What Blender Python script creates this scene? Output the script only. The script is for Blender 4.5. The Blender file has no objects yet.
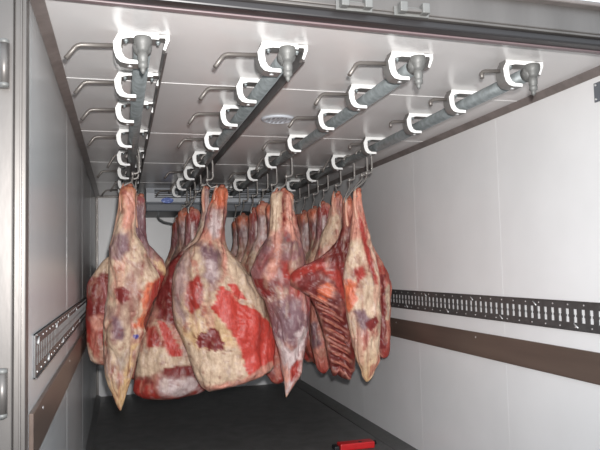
import bpy, bmesh, math, random
import numpy as np
from mathutils import Vector, Matrix
random.seed(4)
S = bpy.context.scene
COL = S.collection
PI = math.pi

# ---------------------------------------------------------------- camera
cam_data = bpy.data.cameras.new('camera'); cam = bpy.data.objects.new('camera', cam_data); COL.objects.link(cam)
cam_data.sensor_width = 36; cam_data.lens = 645.94 / 600 * 36; cam_data.clip_start = .05
YAW, PIT, ROL = .2716, .0655, -.0241
fwd = Vector((math.sin(YAW)*math.cos(PIT), math.cos(YAW)*math.cos(PIT), math.sin(PIT)))
rgt = Vector((math.cos(YAW), -math.sin(YAW), 0)); up = rgt.cross(fwd)
r2 = rgt*math.cos(ROL) + up*math.sin(ROL); u2 = -rgt*math.sin(ROL) + up*math.cos(ROL)
cam.matrix_world = Matrix(((r2.x, u2.x, -fwd.x, .2729), (r2.y, u2.y, -fwd.y, 0), (r2.z, u2.z, -fwd.z, 1.3815), (0, 0, 0, 1)))
S.camera = cam

# ---------------------------------------------------------------- light
S.view_settings.view_transform = 'Standard'; S.view_settings.look = 'None'
S.view_settings.gamma = 1; S.view_settings.use_curve_mapping = False
S.view_settings.exposure = .78
world = bpy.data.worlds.new('sky'); S.world = world; world.use_nodes = True
bg = world.node_tree.nodes['Background']; bg.inputs[0].default_value = (.84, .92, 1, 1); bg.inputs[1].default_value = 1.05
fl = bpy.data.lights.new('camera_flash', 'SPOT'); fl.spot_size = math.radians(88); fl.spot_blend = 1; fl.energy = 400; fl.shadow_soft_size = .03; fl.color = (1, .98, .965)
flo = bpy.data.objects.new('camera_flash', fl); COL.objects.link(flo); flo.matrix_world = Matrix.Translation((.32, -.02, 1.50)) @ cam.matrix_world.to_3x3().to_4x4()

# ---------------------------------------------------------------- materials
def lin(c):
    return tuple((v/12.92 if v <= .04045 else ((v+.055)/1.055)**2.4) for v in c)
def rgb(r, g, b): return lin((r/255, g/255, b/255))
def mat(name, c, rough=.5, metal=0, var=0, vscale=6, bump=0, bscale=40, c2=None, stretch=(1,1,1), spec=.5):
    m = bpy.data.materials.new(name); m.use_nodes = True
    nt = m.node_tree; b = nt.nodes['Principled BSDF']
    b.inputs['Base Color'].default_value = (*c, 1); b.inputs['Roughness'].default_value = rough
    b.inputs['Metallic'].default_value = metal; b.inputs['Specular IOR Level'].default_value = spec
    tc = nt.nodes.new('ShaderNodeTexCoord'); mp = nt.nodes.new('ShaderNodeMapping'); mp.inputs['Scale'].default_value = stretch
    nt.links.new(tc.outputs['Object'], mp.inputs[0])
    if var or c2:
        n = nt.nodes.new('ShaderNodeTexNoise'); n.inputs['Scale'].default_value = vscale; n.inputs['Detail'].default_value = 5
        nt.links.new(mp.outputs[0], n.inputs['Vector'])
        rp = nt.nodes.new('ShaderNodeValToRGB'); rp.color_ramp.elements[0].position = .35; rp.color_ramp.elements[1].position = .65
        lo = c2 if c2 else tuple(v*(1-var) for v in c)
        rp.color_ramp.elements[0].color = (*lo, 1); rp.color_ramp.elements[1].color = (*c, 1)
        nt.links.new(n.outputs[0], rp.inputs[0]); nt.links.new(rp.outputs[0], b.inputs['Base Color'])
    if bump:
        n2 = nt.nodes.new('ShaderNodeTexNoise'); n2.inputs['Scale'].default_value = bscale; n2.inputs['Detail'].default_value = 3
        nt.links.new(mp.outputs[0], n2.inputs['Vector'])
        bp = nt.nodes.new('ShaderNodeBump'); bp.inputs['Strength'].default_value = bump; bp.inputs['Distance'].default_value = .01
        nt.links.new(n2.outputs[0], bp.inputs['Height']); nt.links.new(bp.outputs[0], b.inputs['Normal'])
    return m
M = {}
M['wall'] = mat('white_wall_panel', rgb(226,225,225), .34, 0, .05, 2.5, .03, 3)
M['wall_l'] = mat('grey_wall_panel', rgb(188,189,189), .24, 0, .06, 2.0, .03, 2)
M['ceil'] = mat('white_ceiling_panel', rgb(216,213,212), .25, 0, .05, 3, .02, 2)
M['seam'] = mat('panel_joint', rgb(236,235,233), .34)
M['floor'] = mat('dark_floor_coating', rgb(98,98,97), .42, 0, .3, 9, .35, 160)
M['cove'] = mat('dark_floor_upstand', rgb(94,94,93), .5, 0, .15, 20, .3, 200)
M['alu'] = mat('dull_aluminium', rgb(132,124,121), .42, .1, .25, 14, .05, 60)
M['steel'] = mat('brushed_stainless_steel', rgb(112,108,105), .42, .6, .2, 7, .04, 40, stretch=(1,1,.3))
M['gasket'] = mat('black_rubber_gasket', rgb(38,36,37), .4)
M['lip'] = mat('pinkish_seal_lip', rgb(112,97,99), .45)
M['galv'] = mat('galvanised_pipe', rgb(140,146,147), .42, .5, .3, 28, .08, 60)
M['dgalv'] = mat('dark_guard_bar', rgb(100,97,96), .5, .15, .2, 20)
M['cast'] = mat('flash_glare_edge', rgb(236,236,234), .38, 0, .04, 20)
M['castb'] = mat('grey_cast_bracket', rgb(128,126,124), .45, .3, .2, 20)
M['castg'] = mat('cast_aluminium', rgb(112,112,110), .55, .3, .15, 30, .1, 80)
M['rod'] = mat('zinc_plated_rod', rgb(146,142,138), .4, .55)
M['lever'] = mat('dark_lever_rod', rgb(112,107,103), .42, .45)
M['wood'] = mat('brown_phenolic_board', rgb(96,82,74), .33, 0, .2, 5, .02, 60, stretch=(1,.2,3))
M['track'] = mat('dark_galvanised_track', rgb(84,84,84), .38, .3, .25, 30)
M['rivet'] = mat('bright_rivet', rgb(205,205,205), .3, .5)
M['evap'] = mat('grey_evaporator_casing', rgb(190,194,200), .4)
M['evapd'] = mat('dark_evaporator_tray', rgb(100,104,110), .45)
M['black'] = mat('black_opening', rgb(28,28,30), .5)
M['blue'] = mat('blue_badge', rgb(35,80,170), .3)
M['white'] = mat('white_plastic', rgb(230,230,228), .4)
M['hose'] = mat('grey_hose', rgb(110,112,114), .5)
M['red'] = mat('red_plastic', rgb(196,34,38), .35, 0, .15, 20)
M['dock'] = mat('grey_concrete', rgb(120,118,114), .8, 0, .2, 3, .2, 60)
M['bone'] = mat('bone', rgb(158,98,78), .5, 0, 0, 30, .2, 80, c2=rgb(130,50,44))
M['tendon'] = mat('pale_tendon', rgb(214,180,156), .42, 0, 0, 18, .3, 60, c2=rgb(196,120,100), stretch=(1,1,.3))
M['scrap'] = mat('fat_scrap', rgb(190,165,140), .5)

def flesh_mat():
    m = bpy.data.materials.new('raw_meat'); m.use_nodes = True
    nt = m.node_tree; b = nt.nodes['Principled BSDF']
    at = nt.nodes.new('ShaderNodeAttribute'); at.attribute_name = 'flesh'
    tc = nt.nodes.new('ShaderNodeTexCoord'); mp = nt.nodes.new('ShaderNodeMapping'); mp.inputs['Scale'].default_value = (1, 1, .55)
    nt.links.new(tc.outputs['Object'], mp.inputs[0])
    n = nt.nodes.new('ShaderNodeTexNoise'); n.inputs['Scale'].default_value = 45; n.inputs['Detail'].default_value = 6; n.inputs['Roughness'].default_value = .65
    nt.links.new(mp.outputs[0], n.inputs['Vector'])
    rp = nt.nodes.new('ShaderNodeValToRGB'); rp.color_ramp.elements[0].position = .3; rp.color_ramp.elements[1].position = .7
    rp.color_ramp.elements[0].color = (.62, .5, .5, 1); rp.color_ramp.elements[1].color = (1.12, 1.12, 1.1, 1)
    nt.links.new(n.outputs[0], rp.inputs[0])
    mx = nt.nodes.new('ShaderNodeMix'); mx.data_type = 'RGBA'; mx.blend_type = 'MULTIPLY'; mx.inputs[0].default_value = .75
    nt.links.new(at.outputs['Color'], mx.inputs[6]); nt.links.new(rp.outputs[0], mx.inputs[7])
    nt.links.new(mx.outputs[2], b.inputs['Base Color'])
    n2 = nt.nodes.new('ShaderNodeTexNoise'); n2.inputs['Scale'].default_value = 30; n2.inputs['Detail'].default_value = 5
    nt.links.new(mp.outputs[0], n2.inputs['Vector'])
    bp = nt.nodes.new('ShaderNodeBump'); bp.inputs['Strength'].default_value = .8; bp.inputs['Distance'].default_value = .012
    nt.links.new(n2.outputs[0], bp.inputs['Height']); nt.links.new(bp.outputs[0], b.inputs['Normal'])
    b.inputs['Roughness'].default_value = .42; b.inputs['Specular IOR Level'].default_value = .4
    return m
M['flesh'] = flesh_mat()

# ---------------------------------------------------------------- helpers
def tag(o, label=None, cat=None, group=None, kind=None):
    if label: o['label'] = label
    if cat: o['category'] = cat
    if group: o['group'] = group
    if kind: o['kind'] = kind
    return o
def empty(name, loc, label, cat, group=None):
    o = bpy.data.objects.new(name, None); COL.objects.link(o); o.location = loc; o.empty_display_size = .05
    bpy.context.view_layer.update()
    return tag(o, label, cat, group)
def link(name, me, m, parent=None, origin=None, smooth=False):
    """me is built in world metres; the object keeps its origin at `origin` (or at its parent)."""
    if parent is not None and origin is None: origin = world_loc(parent)
    origin = Vector(origin) if origin is not None else Vector((0, 0, 0))
    me.transform(Matrix.Translation(-origin))
    if smooth:
        for p in me.polygons: p.use_smooth = True
    o = bpy.data.objects.new(name, me); COL.objects.link(o)
    if m is not None:
        for k in (m if isinstance(m, (list, tuple)) else [m]): me.materials.append(k)
    if parent is not None:
        o.parent = parent; o.location = origin - world_loc(parent)
    else: o.location = origin
    return o
def world_loc(o):
    l = Vector(o.location)
    while o.parent is not None: o = o.parent; l = l + Vector(o.location)
    return l
class MB:
    def __init__(s): s.bm = bmesh.new()
    def box(s, a, b, bevel=0, mi=0):
        t = bmesh.new(); bmesh.ops.create_cube(t, size=1)
        for v in t.verts:
            v.co = Vector(tuple(a[i] if v.co[i] < 0 else b[i] for i in range(3)))
        if bevel: bmesh.ops.bevel(t, geom=list(t.edges), offset=bevel, segments=2, affect='EDGES', profile=.5)
        return s.add(t, mi)
    def add(s, t, mi=0):
        mp = {v: s.bm.verts.new(v.co) for v in t.verts}
        for f in t.faces:
            try:
                g = s.bm.faces.new([mp[v] for v in f.verts]); g.material_index = mi; g.smooth = f.smooth
            except ValueError: pass
        t.free(); return s
    def tube(s, pts, r, n=10, mi=0, caps=True):
        pts = [Vector(p) for p in pts]; rr = r if isinstance(r, (list, tuple)) else [r]*len(pts)
        t = bmesh.new(); rings = []; ref = None
        for i, p in enumerate(pts):
            d = (pts[min(i+1, len(pts)-1)] - pts[max(i-1, 0)]).normalized()
            if ref is None:
                ref = Vector((0, 0, 1)) if abs(d.z) < .9 else Vector((1, 0, 0))
            a = (ref - d*ref.dot(d)).normalized(); ref = a; b = d.cross(a)
            rings.append([t.verts.new(p + (a*math.cos(2*PI*k/n) + b*math.sin(2*PI*k/n))*rr[i]) for k in range(n)])
        for A, B in zip(rings, rings[1:]):
            for k in range(n):
                f = t.faces.new((A[k], A[(k+1) % n], B[(k+1) % n], B[k])); f.smooth = True
        if caps: t.faces.new(rings[0][::-1]); t.faces.new(rings[-1])
        return s.add(t, mi)
    def prism(s, poly, y0, y1, mi=0):
        """polygon in x,z extruded along y"""
        t = bmesh.new()
        A = [t.verts.new((x, y0, z)) for x, z in poly]; B = [t.verts.new((x, y1, z)) for x, z in poly]
        n = len(poly)
        t.faces.new(A); t.faces.new(B[::-1])
        for k in range(n): t.faces.new((A[(k+1) % n], A[k], B[k], B[(k+1) % n]))
        return s.add(t, mi)
    def lathe(s, prof, c, n=20, mi=0):
        """profile (r, z) about a vertical axis through c"""
        t = bmesh.new(); rings = []
        for r, z in prof:
            rings.append([t.verts.new((c[0]+r*math.cos(2*PI*k/n), c[1]+r*math.sin(2*PI*k/n), c[2]+z)) for k in range(n)])
        for A, B in zip(rings, rings[1:]):
            for k in range(n):
                f = t.faces.new((A[k], A[(k+1) % n], B[(k+1) % n], B[k])); f.smooth = True
        t.faces.new(rings[0][::-1]); t.faces.new(rings[-1])
        return s.add(t, mi)
    def mesh(s, name):
        bmesh.ops.recalc_face_normals(s.bm, faces=list(s.bm.faces))
        me = bpy.data.meshes.new(name); s.bm.to_mesh(me); s.bm.free(); return me
    def build(s, name, m, parent=None, origin=None):
        return link(name, s.mesh(name), m, parent, origin)
def arc(c, r, a0, a1, n, plane='xz'):
    out = []
    for i in range(n+1):
        a = a0 + (a1-a0)*i/n
        u, v = r*math.cos(a), r*math.sin(a)
        out.append((c[0]+u, c[1], c[2]+v) if plane == 'xz' else (c[0], c[1]+u, c[2]+v))
    return out

# ---------------------------------------------------------------- the box of the lorry
W, H, L, Y0 = 2.40, 2.26, 7.80, 2.12
def struct(name, mb, m): return tag(mb.build(name, m), kind='structure')
struct('ground', MB().box((-14, -14, -.25), (16, 2.02, -.07)), M['dock'])
struct('floor', MB().box((-.06, 2.02, -.12), (W+.06, L+.06, -.03)), M['floor'])
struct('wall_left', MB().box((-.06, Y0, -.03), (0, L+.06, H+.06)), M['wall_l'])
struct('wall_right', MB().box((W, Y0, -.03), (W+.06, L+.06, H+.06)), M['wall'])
struct('wall_back', MB().box((0, L, -.03), (W, L+.06, H+.06)), M['wall'])
struct('ceiling', MB().box((0, Y0, H), (W, L, H+.06)), M['ceil'])
# floor upstands: a shallow ramp of the floor coating, with a welded bead
struct('baseboard_right', MB().prism([(W-.11, -.03), (W-.0001, -.03), (W-.0001, .004), (W-.02, -.002)], 2.14, L).tube([(W-.112, 2.14, -.03), (W-.112, L, -.03)], .006, 8), M['cove'])
struct('baseboard_left', MB().prism([(.0001, -.03), (.05, -.03), (.012, -.004), (.0001, .002)], 2.14, L), M['cove'])
# cove angles between walls and ceiling
struct('trim_1', MB().prism([(.0002, H-.018), (.0002, H-.0002), (.042, H-.0002), (.042, H-.004), (.004, H-.018)], Y0, L), M['alu'])
struct('trim_2', MB().prism([(W-.0002, H-.032), (W-.0002, H-.0002), (W-.035, H-.0002), (W-.035, H-.004), (W-.004, H-.032)], Y0, L), M['alu'])
struct('trim_3', MB().box((0, L-.03, H-.02), (W, L-.0005, H-.0005), .002), M['steel'])
struct('trim_4', MB().box((.0005, L-.03, -.03), (.025, L-.0005, H-.02), .002), M['steel'])
struct('trim_5', MB().box((W-.02, L-.03, -.03), (W-.0005, L-.0005, H-.02), .002), M['steel'])
# raised joints between the ceiling panels and between the wall panels
n = 6
for y in (3.03, 4.17, 5.35, 6.55):
    struct('trim_%d' % n, MB().box((.042, y, H-.0016), (W-.036, y+.007, H-.0002)), M['seam']); n += 1
for y in (3.30, 4.42, 5.60):
    struct('trim_%d' % n, MB().box((W-.0007, y, .01), (W-.0002, y+.003, H-.033)), M['wall']); n += 1
for y in (3.60, 5.00, 6.40):
    struct('trim_%d' % n, MB().box((.0002, y, .01), (.0007, y+.003, H-.02)), M['wall_l']); n += 1
# door frame: left post, right post, header
post = MB()
post.box((-.075, 2.03, -.07), (-.030, 2.12, 2.42), .004).box((-.030, 2.05, -.07), (-.012, 2.12, 2.42), .003).box((-.012, 2.06, -.07), (.002, 2.125, 2.26), .003).box((-.013, 2.045, -.07), (-.009, 2.12, 2.26))
struct('trim_%d' % n, post, M['steel']); n += 1
post = MB().box((W+.01, 2.03, -.07), (W+.075, 2.12, 2.42), .004).box((W-.002, 2.06, -.07), (W+.012, 2.125, 2.2), .003)
struct('trim_%d' % n, post, M['steel']); n += 1
def tilt(o): o.rotation_euler = (0, .0195, 0); return o      # the header sags towards the right
ZH = 2.242
hd = MB().box((-.075, 2.03, ZH+.045), (W+.08, 2.12, ZH+.150), .004).box((-.075, 2.036, ZH+.036), (W+.08, 2.12, ZH+.046), .002)
o = hd.build('trim_%d' % n, M['steel']); n += 1; tilt(tag(o, kind='structure'))
o = MB().box((-.08, 1.995, ZH+.140), (W+.09, 2.13, ZH+.158), .006).build('trim_%d' % n, M['alu']); n += 1; tilt(tag(o, kind='structure'))
o = MB().box((0, 2.05, ZH+.008), (W, 2.12, ZH+.0365), .006).build('trim_%d' % n, M['gasket']); n += 1; tilt(tag(o, kind='structure'))
o = MB().box((0, 2.098, ZH+.002), (W, 2.122, ZH+.0085), .002).build('trim_%d' % n, M['lip']); n += 1; tilt(tag(o, kind='structure'))

# ---------------------------------------------------------------- things fixed to the frame
for x, z, lab in ((1.048, 2.270, 'left of the two silver latch keepers on the header over the opening'), (1.262, 2.268, 'right of the two silver latch keepers on the header over the opening')):
    e = empty('latch_keeper', (x, 2.03, z), lab, 'latch', 'latch keepers on the header')
    MB().box((x-.066, 2.022, z-.018), (x+.066, 2.0305, z+.016), .002).build('base_plate', M['castg'], e)
    MB().box((x-.055, 2.0, z-.010), (x+.055, 2.022, z+.004), .003).build('keeper_bar', M['steel'], e)
    for dx in (-.042, .042):
        MB().box((x+dx-.014, 1.99, z-.014), (x+dx+.014, 2.022, z+.022), .004).build('lug', M['castg'], e)
for z0, z1, lab in ((1.935, 2.055, 'upper door hinge barrel at the left edge of the steel frame'), (.99, 1.105, 'lower door hinge barrel at the left edge of the steel frame')):
    e = empty('door_hinge', (-.06, 2.02, z0), lab, 'hinge', 'hinges on the left post')
    MB().box((-.066, 2.012, z0-.01), (-.040, 2.031, z1+.01), .002).build('hinge_leaf', M['steel'], e)
    MB().tube([(-.051, 2.003, z0), (-.051, 2.003, z1)], .0125, 16).build('barrel', M['steel'], e)
    MB().lathe([(.008, -.004), (.014, 0), (.014, .008), (.008, .012)], (-.051, 2.003, z1)).build('pin_head', M['castg'], e)
    MB().lathe([(.008, -.012), (.014, -.008), (.014, 0), (.008, .004)], (-.051, 2.003, z0)).build('pin_tail', M['castg'], e)
e = empty('wall_plate', (W, 2.47, 2.155), 'small dark plate on the right wall beside the opening', 'plate')
MB().box((W-.008, 2.40, 2.11), (W-.0005, 2.475, 2.20), .002).build('plate', M['evapd'], e)
for z in (2.122, 2.188): MB().tube([(W-.013, 2.46, z), (W-.007, 2.46, z)], .005, 10).build('screw', M['rivet'], e)

# ---------------------------------------------------------------- cargo tracks and rub boards along both walls
def cargo_track(side, y0, y1, z0, z1, label):
    sx = 1 if side == 'L' else -1; X = 0 if side == 'L' else W
    e = empty('cargo_track', (X, y0, z0), label, 'track', 'slotted cargo tracks')
    mb = MB()
    def bx(ya, yb, za, zb, t0=.0005, t1=.006, mi=0): mb.box((min(X+sx*t0, X+sx*t1), ya, za), (max(X+sx*t0, X+sx*t1), yb, zb), 0, mi)
    zm = (z0+z1)/2; h = .033; p = .057
    bx(y0, y1, z0, zm-h); bx(y0, y1, zm+h, z1)
    k = 0; y = y0
    while y < y1-.03:
        bx(y, min(y+p-.026, y1), zm-h, zm+h)
        # locking tooth half way up each slot
        bx(y+p-.026, y+p-.021, zm-.006, zm+.006); bx(y+p-.005, y+p, zm-.006, zm+.006)
        y += p
    bx(y0, y1, z0, z0+.004, .0005, .012); bx(y0, y1, z1-.004, z1, .0005, .012)
    mb.build('slotted_rail', M['track'], e)
    y = y0+.04; first = None
    while y < y1-.06:
        for z in (z0+.018, z1-.018):
            c = (X+sx*.006, y+(.05 if z > zm else 0), z)
            if first is None:
                first = MB().tube([(c[0]-sx*.001, c[1], c[2]), (c[0]+sx*.0025, c[1], c[2])], .004, 8).build('rivet', M['rivet'], e, c)
            else:
                o = first.copy(); COL.objects.link(o); o.parent = e; o.location = Vector(c)-e.location
        y += .115
    y = y0+.06; k = 0
    while y < min(y1, y0+2.6):
        z = z1-.024 if k % 2 == 0 else z0+.024
        c = Vector((X+sx*.0085, y, z)); d = Vector((0, .014, .010))
        MB().tube([c-d, c+d], .0035, 8).build('clip', M['rivet'], e)
        y += .32; k += 1
    return e
cargo_track('R', 2.30, 7.74, 1.043, 1.186, 'slotted cargo track running along the right wall')
cargo_track('L', 2.26, 7.74, 1.043, 1.186, 'slotted cargo track running along the left wall')
for side, lab in (('R', 'brown rub board below the track on the right wall'), ('L', 'brown rub board below the track on the left wall')):
    a, b = (W-.014, W-.0005) if side == 'R' else (.0005, .014)
    e = empty('rub_board', ((a+b)/2, 2.2, .809), lab, 'board', 'brown rub boards')
    MB().box((a, 2.15, .809), (b, 7.74, .956), .002).build('board', M['wood'], e)
    s = -1 if side == 'R' else 1; xf = a if side == 'R' else b
    for y in (2.4, 3.6, 4.8, 6.0, 7.2):
        MB().tube([(xf-s*.001, y, .925), (xf+s*.0015, y, .925)], .006, 10).build('screw', M['rivet'], e)

# ---------------------------------------------------------------- ceiling lamp
e = empty('ceiling_vent', (1.172, 3.655, H), 'round flush metal cover on the ceiling between the second and third rails', 'ceiling cover')
MB().lathe([(.100, 0), (.100, -.006), (.088, -.012), (.078, -.012), (.076, -.007), (.02, -.007)], (1.172, 3.655, H-.0003), 40).build('rim', M['evap'], e)
for k in range(5):
    dx = -.05 + k*.025; hl = math.sqrt(.07**2-dx*dx)
    MB().box((1.172+dx-.006, 3.655-hl, H-.0115), (1.172+dx+.006, 3.655+hl, H-.0068)).build('slat', M['evap'], e)

# ---------------------------------------------------------------- overhead rails
RX = [.250, .788, 1.334, 1.869]
BY = [2.40, 2.88, 3.38, 4.07, 4.77, 5.48, 6.20, 6.78]
DX = .104; PZ = 2.192; PR = .031
cprof = [(.165, 2.250), (.016, 2.250), (.000, 2.218), (.003, 2.186), (.011, 2.162), (.025, 2.147), (.046, 2.142), (.092, 2.142), (.092, 2.156), (.056, 2.157), (.041, 2.165), (.031, 2.182), (.028, 2.206), (.030, 2.232), (.060, 2.240), (.165, 2.239)]
lprof = [(.160, 2.256), (.204, 2.259), (.204, 2.240), (.188, 2.200), (.179, 2.203), (.190, 2.238), (.188, 2.247), (.160, 2.246)]
places = ['left wall', 'second', 'third', 'right wall']
labs = ['galvanised meat rail nearest the left wall, first from the left',
        'second galvanised meat rail from the left with long straight levers',
        'third galvanised meat rail from the left, right of the round ceiling cover',
        'galvanised meat rail nearest the right wall with short levers']
rng = random.Random(7)
for i, x0 in enumerate(RX):
    e = empty('meat_rail', (x0+DX, BY[0], H), labs[i], 'rail', 'overhead meat rails')
    MB().tube([(x0+DX, BY[0]-.03, PZ), (x0+DX, 6.90, PZ)], PR, 24).build('rail_pipe', M['galv'], e)
    if i < 2: MB().box((x0+.188, BY[0]+.02, 2.196), (x0+.196, 6.90, H-.001)).build('guard_bar', M['dgalv'], e)
    es = MB()
    c = (x0+DX, BY[0]-.045, PZ)
    es.tube([(c[0], c[1]+.03, c[2]), (c[0], c[1]-.005, c[2]), (c[0], c[1]-.018, c[2])], [.033, .034, .024], 24)
    s_ = es.lathe([(.024, .032), (.030, .030), (.032, .024), (.032, .006), (.029, .000), (.022, -.016), (.0185, -.026)], (c[0], c[1]-.012, c[2]), 24).build('end_stop', M['castg'], e)
    MB().lathe([(.0185, -.015), (.0185, -.056), (.0165, -.058), (.0165, -.064), (.0175, -.066), (.0175, -.080), (.010, -.084), (.009, -.094), (.003, -.104)], (c[0], c[1]-.012, c[2]), 20).build('stop_pin', M['castg'], s_)
    for j, y in enumerate(BY):
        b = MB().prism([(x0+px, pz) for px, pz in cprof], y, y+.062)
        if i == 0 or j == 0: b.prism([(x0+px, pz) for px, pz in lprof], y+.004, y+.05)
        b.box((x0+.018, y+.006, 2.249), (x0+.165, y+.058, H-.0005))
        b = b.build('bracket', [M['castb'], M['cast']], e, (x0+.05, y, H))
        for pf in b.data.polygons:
            if pf.normal.y < -.9: pf.material_index = 1      # front faces painted white: flash glare on the casting put into its colour
        for bx_ in (.046, .162): MB().lathe([(.009, 0), (.009, -.008), (.005, -.009), (.005, -.016)], (x0+bx_, y+.016, 2.2365), 10).build('bolt', M['galv'], b)
        MB().lathe([(.006, .0), (.009, -.001), (.009, -.004), (.004, -.006)], (x0+.060, y+.031, 2.1425), 12).build('rivet', M['rivet'], b)
        # locking lever: straight rod out to the left, bent down at the end
        Ln = (.128 if i < 3 else .085)*(1 if j < 4 else .95)
        if j in (4, 6): dy, dz, tl = .02, -.07, .05
        else: dy, dz, tl = 0, .004, .052 if i < 3 else .03
        sw = (-.040 if i < 3 else -.010)
        x1 = x0+.004
        zz = 2.216
        if j in (4, 6):
            pts = [(x1+.03, y+.03, zz), (x1-.02, y+.03, zz), (x1-.05, y+.03, zz-.05), (x1-.07, y+.028, zz-.09)]
        else:
            pts = [(x1+.03, y+.03, zz), (x1-Ln+.012, y+.03, zz-.006), (x1-Ln, y+.03, zz-.010), (x1-Ln-.008, y+.03, zz-.016), (x1-Ln+sw, y+.022, zz-.010-tl)]
        MB().tube(pts, .0088, 12).build('release_lever', M['lever'], b)

# ---------------------------------------------------------------- evaporator on the back wall
e = empty('refrigeration_unit', (1.18, 7.2, H), 'grey refrigeration unit with louvred front below the ceiling at the back', 'refrigeration unit')
t = bmesh.new()
yz = [(6.99, 2.09), (6.95, 2.11), (6.93, 2.20), (6.97, 2.258), (7.74, 2.258), (7.74, 2.09)]
A = [t.verts.new((.535, y, z)) for y, z in yz]; B = [t.verts.new((1.93, y, z)) for y, z in yz]
t.faces.new(A); t.faces.new(B[::-1])
for k in range(6): t.faces.new((A[(k+1) % 6], A[k], B[k], B[(k+1) % 6]))
MB().add(t).build('casing', M['evap'], e)
MB().box((.528, 6.93, 2.005), (1.937, 7.74, 2.092), .012).build('drip_tray', M['evapd'], e)
for k in range(5):
    z = 2.152+k*.0185
    MB().box((.62, 6.927, z), (1.86, 6.96, z+.010), .002).build('louvre', M['black'], e)
bd = MB(); t = bmesh.new()
vs0 = [t.verts.new((.752+.064*math.cos(2*PI*k/32), 6.925, 2.122+.030*math.sin(2*PI*k/32))) for k in range(32)]
vs1 = [t.verts.new((v.co.x, 6.96, v.co.z)) for v in vs0]
t.faces.new(vs0)
for k in range(32): t.faces.new((vs0[k], vs1[k], vs1[(k+1) % 32], vs0[(k+1) % 32]))
bd.add(t).build('badge', M['blue'], e)
MB().tube([(.66, 6.97, 2.01), (.655, 7.0, 1.96), (.67, 7.02, 1.93), (.72, 7.04, 1.90), (.82, 7.06, 1.88), (.95, 7.08, 1.88), (1.1, 7.1, 1.91), (1.2, 7.1, 2.01)], .011, 10).build('drain_hose', M['hose'], e)

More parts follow.
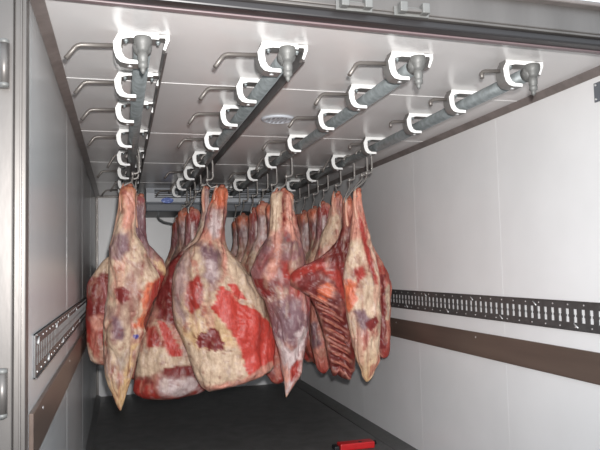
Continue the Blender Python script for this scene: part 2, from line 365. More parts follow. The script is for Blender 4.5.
MEAT = {'leg_front': {'Y': 4.5,
               'rows': [(1.96, 0.29, 0.363), (1.891, 0.264, 0.375), (1.817, 0.251, 0.368), (1.729, 0.237, 0.367), (1.641, 0.227, 0.373), (1.546, 0.217, 0.425),
                        (1.458, 0.21, 0.464), (1.371, 0.207, 0.516), (1.317, 0.203, 0.529), (1.243, 0.196, 0.515), (1.171, 0.177, 0.475), (1.092, 0.17, 0.441),
                        (1.027, 0.164, 0.415), (0.98, 0.164, 0.434), (0.908, 0.163, 0.407), (0.817, 0.163, 0.38), (0.732, 0.163, 0.354), (0.647, 0.181, 0.328),
                        (0.562, 0.219, 0.301), (0.497, 0.244, 0.282), (0.471, 0.256, 0.275)],
               'patches': [('k', [(0.296, 1.92), (0.36, 1.92), (0.352, 1.641), (0.295, 1.668)], 0.012, 0.012),
                           ('p', [(0.225, 1.61), (0.32, 1.642), (0.326, 1.51), (0.281, 1.471), (0.218, 1.472)], 0.012, 0.012),
                           ('d', [(0.255, 1.276), (0.305, 1.281), (0.337, 1.247), (0.324, 1.195), (0.279, 1.164), (0.248, 1.211)], 0.008, 0.014),
                           ('p', [(0.216, 1.102), (0.26, 1.081), (0.303, 1.001), (0.284, 0.925), (0.24, 0.953)], 0.012, 0.014),
                           ('o',
                            [(0.439, 1.316), (0.537, 1.333), (0.536, 1.227), (0.47, 1.164), (0.444, 1.073), (0.405, 1.009), (0.354, 1.012), (0.374, 1.076), (0.406, 1.16),
                             (0.413, 1.244)],
                            0.008, 0.016),
                           ('r', [(0.471, 1.295), (0.537, 1.333), (0.536, 1.214), (0.477, 1.137), (0.444, 1.06), (0.424, 1.048), (0.432, 1.139)], 0.006, 0.014),
                           ('g', [(0.271, 0.861), (0.328, 0.871), (0.315, 0.769), (0.264, 0.733), (0.24, 0.799)], 0.02, 0.02),
                           ('b',
                            [(0.389, 0.952), (0.386, 0.943), (0.378, 0.939), (0.367, 0.939), (0.359, 0.945), (0.356, 0.953), (0.359, 0.962), (0.368, 0.966),
                             (0.378, 0.966), (0.386, 0.96)],
                            0.004, 0.004),
                           ('y', [(0.257, 0.555), (0.289, 0.681), (0.353, 0.902), (0.379, 0.9), (0.326, 0.646), (0.288, 0.502)], 0.008, 0.01)],
               'stops': [(1.96, 'o'), (1.864, 'y'), (1.762, 'f'), (1.593, 'f'), (1.191, 'f'), (0.86, 'f'), (0.499, 'y')],
               'bumps': [(0.33, 1.26, 0.098, 0.174, 0.035), (0.256, 1.557, 0.056, 0.174, 0.02), (0.241, 1.004, 0.063, 0.209, 0.02), (0.458, 1.19, 0.056, 0.098, 0.015),
                         (0.308, 1.754, 0.035, 0.174, 0.02)]},
 'flank_left': {'Y': 4.76,
                'rows': [(1.922, 0.374, 0.444), (1.849, 0.37, 0.45), (1.763, 0.366, 0.45), (1.662, 0.352, 0.449), (1.584, 0.282, 0.469), (1.512, 0.214, 0.525),
                         (1.448, 0.139, 0.574), (1.378, 0.092, 0.587), (1.287, 0.045, 0.558), (1.182, 0.042, 0.501), (1.078, 0.042, 0.451), (0.974, 0.044, 0.422),
                         (0.87, 0.051, 0.387), (0.781, 0.064, 0.339), (0.724, 0.156, 0.291)],
                'patches': [('f', [(0.122, 1.521), (0.215, 1.498), (0.214, 1.381), (0.135, 1.369), (0.069, 1.357)], 0.01, 0.015),
                            ('p', [(0.365, 1.846), (0.454, 1.847), (0.452, 1.599), (0.363, 1.614)], 0.015, 0.01),
                            ('y', [(0.471, 1.473), (0.553, 1.443), (0.622, 1.35), (0.539, 1.373)], 0.01, 0.01),
                            ('k', [(0.082, 1.071), (0.147, 1.082), (0.16, 1.0), (0.094, 0.989)], 0.01, 0.015),
                            ('f', [(0.055, 0.89), (0.113, 0.772), (0.172, 0.728), (0.068, 0.775)], 0.008, 0.008),
                            ('d', [(0.043, 1.297), (0.122, 1.328), (0.134, 1.123), (0.069, 1.072)], 0.02, 0.02)],
                'stops': [(1.921, 'r'), (1.835, 'p'), (1.606, 'p'), (1.52, 's'), (1.357, 'd'), (1.18, 'r'), (0.718, 'r')],
                'bumps': [(0.108, 1.226, 0.059, 0.074, 0.03), (0.095, 1.07, 0.059, 0.074, 0.03), (0.107, 0.907, 0.059, 0.103, 0.025)]},
 'hind_front': {'Y': 4.76,
                'rows': [(1.993, 0.95, 1.04), (1.933, 0.931, 1.043), (1.865, 0.911, 1.038), (1.769, 0.881, 1.029), (1.68, 0.857, 1.012), (1.599, 0.827, 1.011),
                         (1.54, 0.746, 1.033), (1.481, 0.695, 1.076), (1.408, 0.651, 1.135), (1.319, 0.629, 1.201), (1.245, 0.628, 1.246), (1.157, 0.634, 1.289),
                         (1.069, 0.641, 1.318), (0.973, 0.661, 1.347), (0.877, 0.695, 1.36), (0.788, 0.73, 1.366), (0.7, 0.757, 1.364), (0.635, 0.778, 1.347),
                         (0.58, 0.806, 1.232), (0.541, 0.827, 1.082), (0.503, 0.862, 0.913)],
                'patches': [('w', [(0.922, 1.828), (0.966, 1.813), (0.97, 1.623), (0.911, 1.595), (0.891, 1.682)], 0.012, 0.01),
                            ('o', [(0.932, 1.989), (1.035, 1.99), (1.025, 1.85), (0.959, 1.828), (0.908, 1.886)], 0.01, 0.012),
                            ('p', [(0.817, 1.553), (0.911, 1.559), (0.983, 1.507), (0.973, 1.347), (0.914, 1.277), (0.849, 1.308), (0.837, 1.423)], 0.02, 0.018),
                            ('w', [(0.866, 1.437), (0.923, 1.435), (0.936, 1.334), (0.879, 1.335)], 0.02, 0.02),
                            ('k', [(0.984, 1.558), (1.02, 1.521), (1.009, 1.339), (0.965, 1.29)], 0.012, 0.012),
                            ('r', [(0.735, 1.297), (0.8, 1.345), (0.842, 1.265), (0.841, 1.193), (0.804, 1.109), (0.746, 1.069), (0.719, 1.127)], 0.006, 0.008),
                            ('R',
                             [(0.957, 1.261), (1.044, 1.222), (1.108, 1.133), (1.241, 1.063), (1.314, 0.986), (1.38, 0.881), (1.382, 0.662), (1.262, 0.655),
                              (1.143, 0.606), (1.095, 0.795), (1.003, 0.965), (0.89, 1.106)],
                             0.005, 0.007),
                            ('R', [(1.008, 1.274), (1.118, 1.271), (1.199, 1.239), (1.183, 1.152), (1.079, 1.156)], 0.006, 0.008),
                            ('f', [(1.011, 1.434), (1.129, 1.431), (1.23, 1.267), (1.301, 1.06), (1.27, 1.018), (1.153, 1.153), (1.052, 1.302)], 0.006, 0.006),
                            ('d',
                             [(0.794, 0.911), (0.823, 0.945), (0.844, 0.93), (0.873, 0.964), (0.916, 0.955), (0.951, 0.917), (0.972, 0.859), (0.964, 0.802),
                              (0.936, 0.825), (0.914, 0.798), (0.893, 0.828), (0.871, 0.794), (0.857, 0.837), (0.807, 0.832), (0.786, 0.869)],
                             0.004, 0.008),
                            ('k', [(0.846, 0.562), (1.099, 0.594), (1.233, 0.672), (1.338, 0.701), (1.344, 0.65), (1.261, 0.605), (1.098, 0.537), (0.852, 0.513)], 0.005,
                             0.006),
                            ('s', [(0.652, 1.441), (0.752, 1.511), (0.705, 1.17), (0.731, 0.956), (0.662, 1.044), (0.629, 1.243)], 0.02, 0.02),
                            ('f', [(0.695, 0.923), (0.793, 0.812), (1.074, 0.832), (1.099, 0.609), (0.846, 0.555), (0.756, 0.674)], 0.012, 0.01),
                            ('d',
                             [(0.794, 0.911), (0.823, 0.945), (0.844, 0.93), (0.873, 0.964), (0.916, 0.955), (0.951, 0.917), (0.972, 0.859), (0.964, 0.802),
                              (0.936, 0.825), (0.914, 0.798), (0.893, 0.828), (0.871, 0.794), (0.857, 0.837), (0.807, 0.832), (0.786, 0.869)],
                             0.004, 0.008)],
                'stops': [(1.992, 'o'), (1.858, 'k'), (1.761, 'p'), (1.628, 'k'), (1.525, 'f'), (1.231, 'f'), (0.868, 'y'), (0.651, 'f'), (0.501, 'k')],
                'bumps': [(0.909, 1.414, 0.103, 0.177, 0.05), (0.783, 1.167, 0.103, 0.162, 0.02), (1.142, 0.936, 0.162, 0.251, 0.04), (0.899, 0.771, 0.147, 0.147, 0.03),
                          (0.987, 1.799, 0.022, 0.177, 0.02), (0.907, 1.777, 0.022, 0.162, 0.02), (0.943, 1.777, 0.022, 0.147, -0.015),
                          (1.266, 0.821, 0.059, 0.147, -0.02), (1.079, 1.156, 0.037, 0.221, -0.02), (1.075, 1.337, 0.059, 0.133, 0.02)]},
 'flank_middle': {'Y': 5.06,
                  'rows': [(2.022, 0.899, 0.946), (1.888, 0.889, 0.952), (1.652, 0.839, 0.964), (1.536, 0.73, 0.962), (1.443, 0.638, 0.961), (1.321, 0.576, 0.959),
                           (1.191, 0.53, 0.957), (1.061, 0.485, 0.955), (0.941, 0.439, 0.953), (0.835, 0.409, 0.951), (0.73, 0.387, 0.95), (0.625, 0.371, 0.948),
                           (0.551, 0.363, 0.939), (0.499, 0.363, 0.923), (0.454, 0.392, 0.876), (0.411, 0.464, 0.777)],
                  'patches': [('d', [(0.485, 1.502), (0.746, 1.535), (0.749, 1.185), (0.687, 0.932), (0.598, 1.011), (0.54, 1.013)], 0.02, 0.02),
                              ('R', [(0.525, 1.014), (0.598, 0.988), (0.685, 0.82), (0.729, 0.735), (0.61, 0.742), (0.582, 0.825)], 0.005, 0.006),
                              ('f', [(0.532, 1.014), (0.582, 0.825), (0.618, 0.734), (0.479, 0.735), (0.421, 0.783), (0.451, 0.943)], 0.008, 0.01),
                              ('r', [(0.452, 0.958), (0.525, 0.984), (0.582, 0.818), (0.45, 0.811)], 0.008, 0.012),
                              ('f', [(0.392, 0.784), (0.729, 0.728), (0.773, 0.658), (0.551, 0.628), (0.377, 0.61)], 0.01, 0.014),
                              ('d', [(0.61, 0.668), (0.788, 0.672), (0.816, 0.55), (0.55, 0.554), (0.551, 0.628)], 0.01, 0.014),
                              ('r', [(0.355, 0.582), (0.477, 0.559), (0.549, 0.451), (0.447, 0.415), (0.362, 0.494)], 0.008, 0.012),
                              ('w', [(0.535, 0.577), (0.802, 0.574), (0.846, 0.474), (0.666, 0.442), (0.549, 0.481)], 0.014, 0.02)],
                  'stops': [(2.02, 'w'), (1.615, 'f'), (1.499, 's'), (1.231, 'd'), (0.926, 'k'), (0.699, 'f'), (0.563, 'd'), (0.406, 'r')],
                  'bumps': [(0.586, 0.507, 0.235, 0.063, 0.04), (0.589, 0.788, 0.11, 0.157, 0.02), (0.63, 1.235, 0.078, 0.196, 0.03)]},
 'quarter_dark': {'Y': 4.52,
                  'rows': [(1.944, 1.35, 1.462), (1.901, 1.335, 1.484), (1.828, 1.326, 1.482), (1.726, 1.316, 1.502), (1.646, 1.307, 1.523), (1.589, 1.284, 1.537),
                           (1.517, 1.238, 1.55), (1.438, 1.2, 1.563), (1.359, 1.17, 1.568), (1.287, 1.183, 1.574), (1.208, 1.218, 1.58), (1.129, 1.267, 1.585),
                           (1.028, 1.294, 1.583), (0.935, 1.314, 1.58), (0.843, 1.341, 1.563), (0.744, 1.361, 1.538), (0.652, 1.373, 1.521), (0.562, 1.386, 1.474),
                           (0.493, 1.391, 1.424), (0.466, 1.394, 1.405)],
                  'patches': [('f', [(1.314, 1.918), (1.38, 1.919), (1.376, 1.762), (1.351, 1.634), (1.3, 1.607)], 0.008, 0.012),
                              ('k', [(1.402, 1.919), (1.46, 1.912), (1.457, 1.755), (1.405, 1.762)], 0.008, 0.012),
                              ('d', [(1.383, 1.89), (1.397, 1.89), (1.403, 1.677), (1.385, 1.677)], 0.004, 0.006),
                              ('k', [(1.389, 1.705), (1.433, 1.705), (1.482, 1.576), (1.445, 1.577)], 0.008, 0.014),
                              ('k', [(1.315, 1.635), (1.366, 1.648), (1.347, 1.423), (1.264, 1.271), (1.221, 1.272), (1.297, 1.452)], 0.016, 0.014),
                              ('r', [(1.354, 1.423), (1.427, 1.421), (1.416, 1.295), (1.351, 1.282)], 0.014, 0.014),
                              ('d', [(1.179, 1.301), (1.251, 1.313), (1.306, 1.228), (1.262, 1.16), (1.22, 1.203)], 0.008, 0.012),
                              ('r', [(1.411, 1.379), (1.521, 1.362), (1.493, 1.151), (1.422, 1.224)], 0.015, 0.015),
                              ('p', [(1.311, 1.123), (1.493, 1.151), (1.541, 1.009), (1.449, 0.838), (1.334, 0.879)], 0.02, 0.02),
                              ('w', [(1.444, 0.922), (1.547, 0.966), (1.528, 0.799), (1.462, 0.789)], 0.01, 0.012),
                              ('w', [(1.327, 0.88), (1.426, 0.805), (1.515, 0.835), (1.495, 0.648), (1.405, 0.502), (1.362, 0.506), (1.338, 0.741)], 0.012, 0.016),
                              ('r', [(1.408, 0.654), (1.461, 0.733), (1.504, 0.717), (1.48, 0.607), (1.421, 0.57)], 0.008, 0.012),
                              ('k', [(1.351, 0.671), (1.396, 0.724), (1.407, 0.599), (1.376, 0.518)], 0.01, 0.012)],
                  'stops': [(1.945, 'o'), (1.835, 'f'), (1.712, 'k'), (1.581, 'p'), (1.423, 'm'), (1.151, 'm'), (0.938, 'p'), (0.797, 's'), (0.467, 'k')],
                  'bumps': [(1.353, 1.367, 0.126, 0.182, 0.045), (1.402, 1.015, 0.084, 0.21, 0.03), (1.341, 1.805, 0.028, 0.126, 0.025),
                            (1.429, 1.826, 0.028, 0.112, 0.025), (1.388, 1.805, 0.017, 0.126, -0.03)]},
 'leg_right': {'Y': 4.3,
               'rows': [(1.922, 1.872, 1.929), (1.85, 1.862, 1.934), (1.779, 1.856, 1.947), (1.658, 1.845, 1.966), (1.53, 1.826, 2.0), (1.395, 1.792, 2.033),
                        (1.282, 1.774, 2.045), (1.176, 1.778, 2.049), (1.071, 1.789, 2.045), (0.966, 1.809, 2.041), (0.84, 1.834, 2.029), (0.742, 1.861, 2.026),
                        (0.672, 1.881, 2.008), (0.61, 1.894, 1.984), (0.569, 1.911, 1.952)],
               'patches': [('r', [(1.889, 1.757), (1.93, 1.658), (1.97, 1.504), (2.014, 1.246), (1.976, 1.247), (1.931, 1.456), (1.885, 1.631)], 0.006, 0.008),
                           ('o', [(1.742, 1.274), (1.808, 1.3), (1.843, 1.258), (1.847, 1.134), (1.801, 1.067), (1.76, 1.151)], 0.006, 0.01),
                           ('r', [(1.84, 1.382), (1.9, 1.394), (1.919, 1.324), (1.866, 1.271), (1.831, 1.313)], 0.006, 0.01),
                           ('p', [(1.837, 1.066), (1.904, 1.077), (1.96, 0.992), (1.899, 0.94), (1.843, 0.997)], 0.01, 0.012),
                           ('d', [(1.901, 0.995), (1.977, 1.032), (1.997, 0.99), (1.943, 0.91)], 0.006, 0.008),
                           ('k', [(1.831, 1.805), (1.876, 1.813), (1.891, 1.589), (1.831, 1.562)], 0.01, 0.01),
                           ('f', [(1.816, 1.562), (1.896, 1.526), (1.93, 1.407), (1.854, 1.368), (1.797, 1.41)], 0.012, 0.012)],
               'stops': [(1.922, 'o'), (1.822, 'k'), (1.672, 'k'), (1.494, 'f'), (1.141, 'f'), (0.828, 'f'), (0.572, 'y')],
               'bumps': [(1.865, 1.25, 0.067, 0.133, 0.03), (1.898, 0.906, 0.053, 0.16, 0.02)]},
 'flank_right': {'Y': 4.66,
                 'rows': [(1.905, 1.926, 1.983), (1.781, 1.914, 1.996), (1.673, 1.919, 2.05), (1.565, 1.965, 2.128), (1.464, 1.994, 2.191), (1.348, 2.007, 2.254),
                          (1.217, 2.019, 2.295), (1.041, 2.046, 2.285), (0.856, 2.121, 2.27), (0.734, 2.15, 2.257), (0.673, 2.181, 2.247)],
                 'patches': [('d', [(2.169, 1.309), (2.218, 1.308), (2.215, 0.743), (2.158, 0.746)], 0.006, 0.01),
                             ('f', [(2.225, 1.255), (2.273, 1.223), (2.247, 0.966), (2.215, 0.968)], 0.005, 0.008)],
                 'stops': [(1.906, 'o'), (1.773, 'd'), (1.579, 'k'), (1.348, 'r'), (1.119, 'k'), (0.679, 'r')],
                 'bumps': [(2.179, 1.12, 0.043, 0.18, 0.02)]},
 'ribs': {'Y': 4.39,
          'rows': [(1.86, 1.838, 1.887), (1.758, 1.827, 1.888), (1.671, 1.813, 1.885), (1.613, 1.792, 1.891), (1.549, 1.752, 1.889), (1.485, 1.683, 1.895),
                   (1.428, 1.592, 1.901), (1.373, 1.466, 1.907), (1.323, 1.421, 1.913), (1.267, 1.42, 1.919), (1.216, 1.484, 1.917), (1.158, 1.563, 1.915),
                   (1.073, 1.605, 1.905), (0.966, 1.639, 1.894), (0.839, 1.665, 1.882), (0.719, 1.684, 1.878), (0.649, 1.704, 1.869), (0.593, 1.732, 1.837)],
          'patches': [('r', [(1.398, 1.324), (1.471, 1.377), (1.691, 1.414), (1.69, 1.379), (1.506, 1.328), (1.411, 1.268)], 0.005, 0.012),
                      ('o', [(1.598, 1.221), (1.688, 1.288), (1.714, 1.189), (1.654, 1.122), (1.603, 1.131)], 0.006, 0.012),
                      ('D', [(1.725, 1.569), (1.846, 1.596), (1.855, 1.411), (1.691, 1.414)], 0.01, 0.012),
                      ('r', [(1.616, 1.374), (1.749, 1.343), (1.847, 1.143), (1.801, 1.116), (1.717, 1.287)], 0.008, 0.014)],
          'stops': [(1.859, 'o'), (1.773, 'k'), (1.658, 'D'), (1.501, 'D'), (1.359, 'd'), (1.147, 'D'), (0.602, 'D')],
          'bumps': [(1.47, 1.308, 0.068, 0.054, 0.03)]},
 'shank_right': {'Y': 4.98,
                 'rows': [(1.981, 1.937, 2.024), (1.883, 1.926, 2.029), (1.76, 1.888, 2.017), (1.638, 1.842, 1.996), (1.532, 1.806, 1.993), (1.355, 1.751, 1.988),
                          (1.116, 1.719, 1.938), (0.798, 1.728, 1.912), (0.601, 1.764, 1.881), (0.537, 1.795, 1.862)],
                 'patches': [('f', [(1.94, 1.818), (1.973, 1.802), (1.901, 1.626), (1.831, 1.531), (1.824, 1.586), (1.886, 1.706)], 0.01, 0.016),
                             ('p', [(1.683, 0.93), (1.765, 0.949), (1.793, 0.769), (1.71, 0.735)], 0.01, 0.014)],
                 'stops': [(1.98, 'o'), (1.882, 'k'), (1.638, 'f'), (1.476, 'k'), (1.115, 'd'), (0.796, 'k'), (0.536, 'r')],
                 'bumps': []}}
HUE = {'f': rgb(212,188,162), 'y': rgb(208,174,128), 'r': rgb(162,58,50), 'R': rgb(198,72,62), 'd': rgb(124,46,44), 'p': rgb(126,96,102),
       's': rgb(176,150,146), 'w': rgb(206,188,186), 'k': rgb(208,148,130), 'o': rgb(204,108,76), 'm': rgb(144,98,98), 'g': rgb(176,158,140), 'b': rgb(70,70,150), 'n': rgb(142,112,92), 'D': rgb(100,36,33)}
HUE = {k: np.array(v) for k, v in HUE.items()}

def hash3(i, seed):
    h = (i[..., 0]*374761393 + i[..., 1]*668265263 + i[..., 2]*2147483647 + seed*1274126177) & 0xffffffff
    h = ((h ^ (h >> 13))*1274126177) & 0xffffffff
    h = h ^ (h >> 16)
    return (h & 0xffff)/65535.0
def vnoise(P, seed):
    i = np.floor(P).astype(np.int64); f = P-i; f = f*f*(3-2*f); out = 0
    for a in (0, 1):
        for b in (0, 1):
            for c in (0, 1):
                w = (f[..., 0] if a else 1-f[..., 0])*(f[..., 1] if b else 1-f[..., 1])*(f[..., 2] if c else 1-f[..., 2])
                out = out + w*hash3(i+np.array([a, b, c]), seed)
    return out
def fbm(P, freq, seed, octs=4, st=(1, 1, 1)):
    P = P*np.array(st)*freq; s = 0; a = .5; tot = 0
    for k in range(octs):
        s = s + a*vnoise(P, seed+k); tot += a; a *= .5; P = P*2.03+7.7
    return s/tot
def sm(a, b, x):
    t = np.clip((x-a)/(b-a), 0, 1); return t*t*(3-2*t)
def poly_sd(X, Z, poly):
    """signed distance to a polygon, negative inside"""
    d = np.full(X.shape, 1e9); ins = np.zeros(X.shape, bool); n = len(poly)
    for k in range(n):
        ax, az = poly[k]; bx, bz = poly[(k+1) % n]
        ex, ez = bx-ax, bz-az
        t = np.clip(((X-ax)*ex+(Z-az)*ez)/(ex*ex+ez*ez+1e-12), 0, 1)
        d = np.minimum(d, (X-ax-t*ex)**2+(Z-az-t*ez)**2)
        c = ((az > Z) != (bz > Z)) & (X < (bx-ax)*(Z-az)/((bz-az) if abs(bz-az) > 1e-9 else 1e-9)+ax)
        ins ^= c
    d = np.sqrt(d); return np.where(ins, -d, d)
def interp(tq, t, v):
    """smooth cubic (Catmull-Rom with limited slopes)"""
    t = np.array(t); v = np.array(v, float); n = len(t)
    s = np.diff(v)/np.diff(t); m = np.zeros(n); m[0], m[-1] = s[0], s[-1]
    for k in range(1, n-1): m[k] = 0 if s[k-1]*s[k] <= 0 else 2*s[k-1]*s[k]/(s[k-1]+s[k])
    k = np.clip(np.searchsorted(t, tq)-1, 0, n-2); h = t[k+1]-t[k]; u = (tq-t[k])/h
    return (2*u**3-3*u**2+1)*v[k]+(u**3-2*u**2+u)*h*m[k]+(-2*u**3+3*u**2)*v[k+1]+(u**3-u**2)*h*m[k+1]
def meat_mesh(name, rows, Y, bmax, seed, patches=(), stops=(), bumps=(), NR=150, NT=88, ragged=0, ribs=None, amp=1, mott=1):
    z = np.array([r[0] for r in rows]); xl = [r[1] for r in rows]; xr = [r[2] for r in rows]
    tt = z[0]-z
    tq = tt[-1]*np.linspace(0, 1, NR)
    zl = z[0]-tq; a0 = interp(tq, tt, xl); a1 = interp(tq, tt, xr)
    w = (a1-a0)/2; cx = (a1+a0)/2
    # thickness follows the width but saturates
    b = bmax*(1-np.exp(-w*1.5/bmax))
    k = np.ones(NR); ne = 5
    for q in range(ne):                       # rounded ends
        f = math.sqrt(max(0, 1-((ne-q)/(ne+.3))**2)); k[q] *= f; k[NR-1-q] *= f
    b = b*k; w = w*(k**.7)
    th = np.linspace(0, 2*PI, NT, endpoint=False)
    ct, st = np.cos(th), np.sin(th); e = .86
    sc = np.sign(ct)*np.abs(ct)**e; ss = np.sign(st)*np.abs(st)**e
    X = cx[:, None]+w[:, None]*sc[None]; Yv = Y+b[:, None]*ss[None]; Z = np.repeat(zl[:, None], NT, 1)
    P = np.stack([X, Yv, Z], -1)
    fr = np.abs(ss)[None]*np.ones_like(X)     # 0 at the outline, 1 facing front or back
    n1 = fbm(P, 5, seed, 3)-.5; n2 = fbm(P, 14, seed+9, 3, (1, 1, .6))-.5; n3 = fbm(P, 26, seed+21, 3, (1.3, 1, .22))-.5
    disp = amp*(.085*n1*(.12+.88*fr)+.038*n2*(.45+.55*fr)+.016*n3*(.5+.5*fr))*np.minimum(1, w/.06)[:, None]
    front = sm(.05, -.25, ss)[None]*np.ones_like(X)
    top = np.exp(-tq/.09)[:, None]; disp = disp+top*.034*(fbm(P, 17, seed+27, 3)-.5)
    # seams between muscles: long shallow grooves
    sv = fbm(P, 5.5, seed+15, 2, (1.3, 1, .32)); seam = np.exp(-((sv-.5)/.022)**2)
    sv2 = fbm(P, 10, seed+17, 2, (1.1, 1, .5)); seam2 = np.exp(-((sv2-.52)/.02)**2)
    disp = disp-amp*(.013*seam+.007*seam2)*fr*np.minimum(1, w/.07)[:, None]
    for bx, bz, rx, rz, h in bumps:
        disp = disp+h*np.exp(-((X-bx)/rx)**2-((Z-bz)/rz)**2)*front
    hol = None
    WX = X+(fbm(P, 11, seed+50, 3)-.5)*.05; WZ = Z+(fbm(P, 11, seed+60, 3)-.5)*.05
    # ---- hue of the tissue
    col = np.zeros(X.shape+(3,)); zz = np.array([s[0] for s in stops]); cc = np.array([HUE[s[1]] for s in stops])
    zw = np.clip(WZ, zz.min(), zz.max())
    for c in range(3): col[..., c] = np.interp(-zw, -zz, cc[:, c])
    bl = fbm(P, 9, seed+70, 4, (1, 1, .6))
    m1 = sm(.56, .66, bl)*.55*mott; col = col*(1-m1[..., None])+HUE['m']*m1[..., None]
    m2 = sm(.57, .68, fbm(P, 13, seed+80, 4, (1, 1, .45)))*.5*mott; col = col*(1-m2[..., None])+HUE['f']*m2[..., None]
    m3 = sm(.55, .70, fbm(P, 16, seed+85, 5, (1.2, 1, .35)))*.5*mott; col = col*(1-m3[..., None])+HUE['k']*m3[..., None]
    m4 = sm(.60, .72, fbm(P, 20, seed+87, 5, (1, 1, .6)))*.6*mott; col = col*(1-m4[..., None])+HUE['r']*m4[..., None]
    m5 = sm(.52, .70, fbm(P, 24, seed+88, 5, (1, 1, .7)))*.45*mott; col = col*(1-m5[..., None])+HUE['n']*m5[..., None]
    col = col*(1-.45*seam[..., None])+HUE['d']*.45*seam[..., None]*1.2
    calm = np.zeros(X.shape)
    for c, poly, soft, wob in patches:
        if c not in 'Rdb': soft = soft*1.7
        d = poly_sd(X, Z, poly)+(fbm(P, 26, seed+90, 5)-.5)*wob*4.5
        m = sm(soft, -soft, d)*front
        disp = disp-.004*m*(1 if c in 'dr' else 0)
        # thin pale rim where a fat or skin layer has been cut back
        if c == 'R':
            rim = np.exp(-((d-soft)/.006)**2)*front*.4; col = col*(1-rim[..., None])+HUE['f']*rim[..., None]
        hc = HUE[c]*(.78+.44*fbm(P, 30, seed+95, 4, (1, 1, .3)))[..., None]
        if c == 'R': hc = HUE[c]*(.90+.2*fbm(P, 18, seed+95, 3, (1, 1, .4)))[..., None]; calm = np.maximum(calm, m)
        wv = (0 if c == 'R' else 1)*(sm(.55, .75, fbm(P, 24, seed+97, 4, (1.2, 1, .3)))*.3)[..., None]; hc = hc*(1-wv)+HUE['f']*wv
        col = col*(1-m[..., None])+hc*m[..., None]
    # strands of sinew and little dark spots
    sn = np.abs(fbm(P, 10, seed+33, 3, (1.5, 1.2, .28))-.5); m = sm(.018, .004, sn)*.35*(1-.75*calm)
    col = col*(1-m[..., None])+HUE['w']*m[..., None]
    sp = sm(.70, .78, fbm(P, 34, seed+41, 2))*(1-.8*calm); col = col*(1-.45*sp[..., None])+HUE['d']*.45*sp[..., None]
    if ribs:
        poly, pitch, ang = ribs
        d = poly_sd(X, Z, poly); m = sm(.015, -.015, d)*front
        ph = (Z*math.cos(ang)+X*math.sin(ang))/pitch+.25*(fbm(P, 6, seed+3, 2)-.5)
        rv = .5+.5*np.cos(2*PI*ph); disp = disp+m*.018*(rv-.7)
        rb = m*sm(.62, .92, rv); dk = m*sm(.45, .1, rv)
        col = col*(1-.35*rb[..., None])+HUE['k']*.35*rb[..., None]
        col = col*(1-.7*dk[..., None])+HUE['d']*.55*.7*dk[..., None]
    nx = sc[None]*b[:, None]+0*X; ny = ss[None]*w[:, None]+0*X
    nl = np.sqrt(nx**2+ny**2)+1e-6
    P[..., 0] += disp*nx/nl; P[..., 1] += disp*ny/nl
    if ragged:
        tl = sm(.80, 1, tq/tq[-1])[:, None]
        P[..., 2] += tl*ragged*(fbm(np.stack([P[..., 0], Yv*.3, 0*X], -1), 28, seed+5, 2)-.5)*2
    nv = NR*NT
    verts = P.reshape(-1, 3)
    i = np.arange(NR-1)[:, None]*NT; j = np.arange(NT)[None]; j2 = (np.arange(NT)+1) % NT
    q = np.stack([i+j, i+NT+j, i+NT+j2[None], i+j2[None]], -1).reshape(-1, 4)
    V = np.vstack([verts, P[0].mean(0)+[0, 0, .004], P[-1].mean(0)-[0, 0, .004]])
    faces = [tuple(int(v) for v in f) for f in q]
    for a in range(NT):
        faces.append((nv, a, (a+1) % NT)); faces.append((nv+1, (NR-1)*NT+(a+1) % NT, (NR-1)*NT+a))
    me = bpy.data.meshes.new(name); me.from_pydata([tuple(v) for v in V], [], faces)
    at = me.attributes.new('flesh', 'FLOAT_COLOR', 'POINT')
    C = np.vstack([col.reshape(-1, 3), col[0].mean(0), col[-1].mean(0)])
    C = np.clip(np.hstack([C, np.ones((len(C), 1))]), 0, 1)
    at.data.foreach_set('color', C.astype(np.float32).ravel())
    me.update(); return me

def meat_hook(x, y, tx, tz, label):
    """hanger strap over the rail, swivel, and S hook reaching the shank at (tx, tz)"""
    e = empty('meat_hook', (x, y, PZ+PR), label, 'hook', 'steel hooks on the rails')
    r = PR+.0088
    zb = 2.045
    pts = arc((x, y, PZ), r, PI*.98, 0, 12) + [(x+r+.004, y, PZ-.03), (x+r+.004, y, zb+.02), (x+r-.006, y, zb+.004), (x+r-.024, y, zb), (x-.002, y, zb)]
    MB().tube(pts, .008, 12).build('hanger', M['rod'], e)
    MB().lathe([(.008, .012), (.011, .008), (.011, -.008), (.007, -.014)], (x, y, zb), 14).build('swivel', M['rod'], e)
    zt = tz-.045
    pts = [(x, y, zb-.01), (x, y, zb-.03), (x*.7+tx*.3, y-.012, zb-.06)]
    pts += [(tx-.026, y-.018, zt+.05), (tx-.030, y-.02, zt+.02), (tx-.020, y-.02, zt-.002), (tx, y-.018, zt-.010), (tx+.018, y-.012, zt), (tx+.026, y-.004, zt+.02), (tx+.026, y, zt+.042)]
    MB().tube(pts, .0068, 12).build('hook', M['rod'], e)
    return e

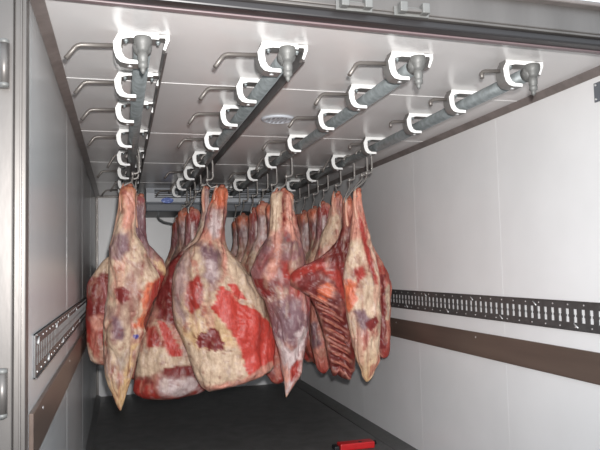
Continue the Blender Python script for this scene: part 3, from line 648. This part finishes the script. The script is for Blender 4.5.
def carcass(kind, name, label, cat, bmax, rail, seed, ragged=.006, NR=150, NT=88, ribs=None, amp=1, mott=1):
    d = MEAT[kind]; rows = d['rows']; tx = (rows[0][1]+rows[0][2])/2; tz = rows[0][0]
    e = empty(name, (tx, d['Y'], tz), label, cat, 'hanging carcass pieces')
    me = meat_mesh(name, rows, d['Y'], bmax, seed, d['patches'], d['stops'], d['bumps'], NR, NT, ragged, ribs, amp, mott)
    link('flesh', me, M['flesh'], e, smooth=True)
    d_ = d['rows']; hw = (d_[1][2]-d_[1][1])/2; sd = -1 if seed % 2 else 1; Yd = d['Y']
    tp = [(tx+sd*hw*.55, Yd-.012, tz+.012), (tx+sd*hw*.8, Yd-.022, tz-.03), (tx+sd*hw*.95, Yd-.03, tz-.09), (tx+sd*hw*.85, Yd-.035, tz-.16), (tx+sd*hw*.5, Yd-.03, tz-.24)]
    MB().tube(tp, [.007, .012, .013, .012, .006], 12).build('tendon', M['tendon'], e)
    # sawn joint at the end of the shank
    kn = MB().lathe([(.006, .020), (.016, .017), (.022, .008), (.021, -.006), (.015, -.02)], (tx+.008, d['Y'], tz-.002), 14)
    kn.build('shank_bone', M['bone'], e)
    if rail is not None:
        meat_hook(RX[rail]+DX, d['Y'], tx, tz, 'hook holding the ' + label)
    return e
carcass('leg_front', 'beef_forequarter', 'pale fat-covered narrow quarter nearest the left wall with blue stamp', 'meat', .11, 0, 11)
carcass('flank_left', 'beef_quarter', 'red and fatty flank behind the pale quarter by the left wall', 'meat', .085, 0, 23)
carcass('hind_front', 'beef_hindquarter', 'widest quarter at the centre with large bright red muscle', 'meat', .155, 1, 37, NR=210, NT=140)
carcass('flank_middle', 'beef_flank', 'red quarter with grey rolled lower edge left of the widest quarter', 'meat', .12, 1, 41)
carcass('quarter_dark', 'beef_forequarter', 'dark purplish quarter with silvery pointed tip right of the widest quarter', 'meat', .13, 2, 53, NR=170, NT=100)
carcass('leg_right', 'beef_forequarter', 'narrow pale leg nearest the right wall', 'meat', .07, 3, 61)
carcass('flank_right', 'beef_quarter', 'red flank showing behind the pale leg nearest the right wall', 'meat', .085, 3, 71, mott=.7)
rb = MEAT['ribs']['rows']
rp_ = [(r[1]+.005, r[0]) for r in rb[10:]] + [(r[1]+.16, r[0]) for r in rb[10:][::-1]]
rib_e = carcass('ribs', 'beef_rib_section', 'dark red rib cage section showing ribs left of the pale right-hand leg', 'meat', .058, 3, 83, ragged=.035, ribs=(rp_, .056, .5), mott=.4)
# the bare ends of the ribs lie along the cut face
fm = [c for c in rib_e.children if c.name.startswith('flesh')][0].data; ro = Vector(rib_e.location)
fv = np.array([tuple(v.co) for v in fm.vertices])+np.array(ro)
rz = np.array([r[0] for r in rb]); rxl = np.array([r[1] for r in rb]); rg = random.Random(3)
for k in range(9):
    z0 = rb[10][0]-.035-k*.057; xa = float(np.interp(-z0, -rz, rxl))+.016
    pts = []
    for q in range(7):
        u = q/6; x = xa+u*(.125+.02*rg.random()); z = z0-.055*u-.025*u*u
        near = fv[(np.abs(fv[:, 0]-x) < .022) & (np.abs(fv[:, 2]-z) < .022)]
        y = near[:, 1].min() if len(near) else 4.40
        pts.append((x, float(y)+.002+.004*u, z))
    ys = [p[1] for p in pts]
    pts = [(p[0], (ys[max(0, i-1)]+ys[i]+ys[min(6, i+1)])/3, p[2]) for i, p in enumerate(pts)]
    o = MB().tube(pts, [.005, .0085, .009, .0085, .008, .006, .003], 10).build('rib', M['bone'], rib_e)
    if k == 0: o['label'] = 'pale rib bone'
carcass('shank_right', 'beef_quarter', 'quarter hanging behind the rib cage section on the right-hand rail', 'meat', .10, 3, 97)

# ---------------------------------------------------------------- the carcasses queued further back on each rail
def rear_rows(s, top, wb):
    g = random.Random(s)
    prof = [(0, .046), (.03, .060), (.08, .066), (.14, .060), (.2, .064), (.30, .064), (.36, .080), (.44, .11), (.56, .15), (.75, .18), (.95, .19), (1.15, .16), (1.32, .10), (1.42, .045)]
    out = []
    for d, hw in prof:
        hw = hw*(wb if d > .36 else 1); c = .02*math.sin(d*5+s)
        out.append((round(top-d, 3), c-hw*(.92+.16*g.random()), c+hw*(.92+.16*g.random())))
    return out
rear_meshes = []
for s, stops in enumerate(([(0, 'k'), (.05, 'o'), (.10, 'k'), (.16, 'p'), (.25, 's'), (.34, 'f'), (.42, 'f'), (.55, 'f'), (.8, 'k'), (1.42, 'r')],
                           [(0, 'k'), (.06, 'o'), (.14, 'p'), (.24, 's'), (.36, 'w'), (.45, 'f'), (.7, 'd'), (1.42, 'r')],
                           [(0, 'k'), (.08, 'r'), (.18, 'p'), (.30, 'm'), (.40, 'f'), (.6, 'k'), (1.42, 'd')])):
    rows = rear_rows(s, 0, 1); pat = [('w', [(-.01, -.12), (.02, -.12), (.03, -.3), (0, -.33)], .012, .01)]
    rear_meshes.append(meat_mesh('rear_quarter', rows, 0, .095, 200+31*s, pat, [(-d, c) for d, c in stops], (), 110, 56, .01, None, .9))
ordn = ['first', 'second', 'third', 'fourth', 'fifth', 'sixth', 'seventh', 'eighth']
railn = ['on the rail nearest the left wall', 'on the second rail from the left', 'on the third rail from the left', 'on the rail nearest the right wall']
fronts = ['pale stamped quarter', 'widest quarter', 'dark purplish quarter', 'quarter behind the rib section']
rear = {0: [5.55, 6.25], 1: [5.50, 5.95, 6.35, 6.70], 2: [5.0, 5.33, 5.77, 6.22, 6.68], 3: [5.32, 5.62, 5.92, 6.24, 6.62]}
proto = [None]*3; idx = 0
for ri, ys in rear.items():
    for k, y in enumerate(ys):
        v = idx % 3; idx += 1
        top = 1.935-.012*(idx % 4); x = RX[ri]+DX+(.006 if idx % 2 else -.012)-(.045 if ri == 1 else 0)
        lab = 'carcass %s in the row hanging behind the %s' % (ordn[k], fronts[ri])
        if proto[v] is None:
            e = empty('beef_quarter', (x, y, top), lab, 'meat', 'queued carcasses at the back')
            link('flesh', rear_meshes[v], M['flesh'], e, origin=(0, 0, 0), smooth=True).location = (0, 0, 0)
            b = MB().lathe([(.006, .020), (.016, .017), (.022, .008), (.021, -.006), (.015, -.02)], (.004, 0, -.002), 14).build('shank_bone', M['bone'], e, origin=(0, 0, 0))
            b.location = (0, 0, 0)
            proto[v] = e
        else:
            e = proto[v].copy(); COL.objects.link(e); e.location = (x, y, top); e['label'] = lab
            for ch in proto[v].children:
                c = ch.copy(); COL.objects.link(c); c.parent = e
        e.rotation_euler = (0, 0, (-.3, .25, .1, -.12)[idx % 4])
        s = (1, .94, 1.04, .98)[idx % 4]; e.scale = (s, 1, 1)
        meat_hook(RX[ri]+DX, y, x, top, 'hook holding carcass %s in the row behind the %s' % (ordn[k], fronts[ri]))

# ---------------------------------------------------------------- things on the floor
TX, TY = -.01, .10
e = empty('red_tool', (2.03+TX, 4.74+TY, -.03), 'red plastic bar with a dark socket lying on the dark floor', 'tool')
MB().box((1.895+TX, 4.68+TY, -.0295), (2.175+TX, 4.775+TY, .022), .008).build('body', M['red'], e)
MB().lathe([(.014, 0), (.014, .004), (.009, .005)], (2.06+TX, 4.70+TY, .0205), 16).build('socket', M['black'], e)
MB().tube([(2.172+TX, 4.742+TY, -.004), (2.205+TX, 4.742+TY, -.004)], .017, 16).build('end_cap', M['black'], e)
MB().box((1.855+TX, 4.70+TY, -.0295), (1.8955+TX, 4.785+TY, .004), .008).build('handle', M['black'], e)
for k, (x, y, r, lab) in enumerate(((1.73, 4.68, .03, 'pale sliver of fat on the floor left of the red bar'), (1.60, 4.85, .014, 'tiny crumb of fat on the floor below the dark quarter'))):
    o = MB().tube([(x-r, y, -.028), (x-r*.3, y+.006, -.026), (x+r*.4, y+.012, -.025), (x+r, y+.01, -.028)], [.002, .006, .007, .002], 8).build('fat_scrap', M['scrap'], None, (x, y, -.03))
    tag(o, lab, 'scrap')
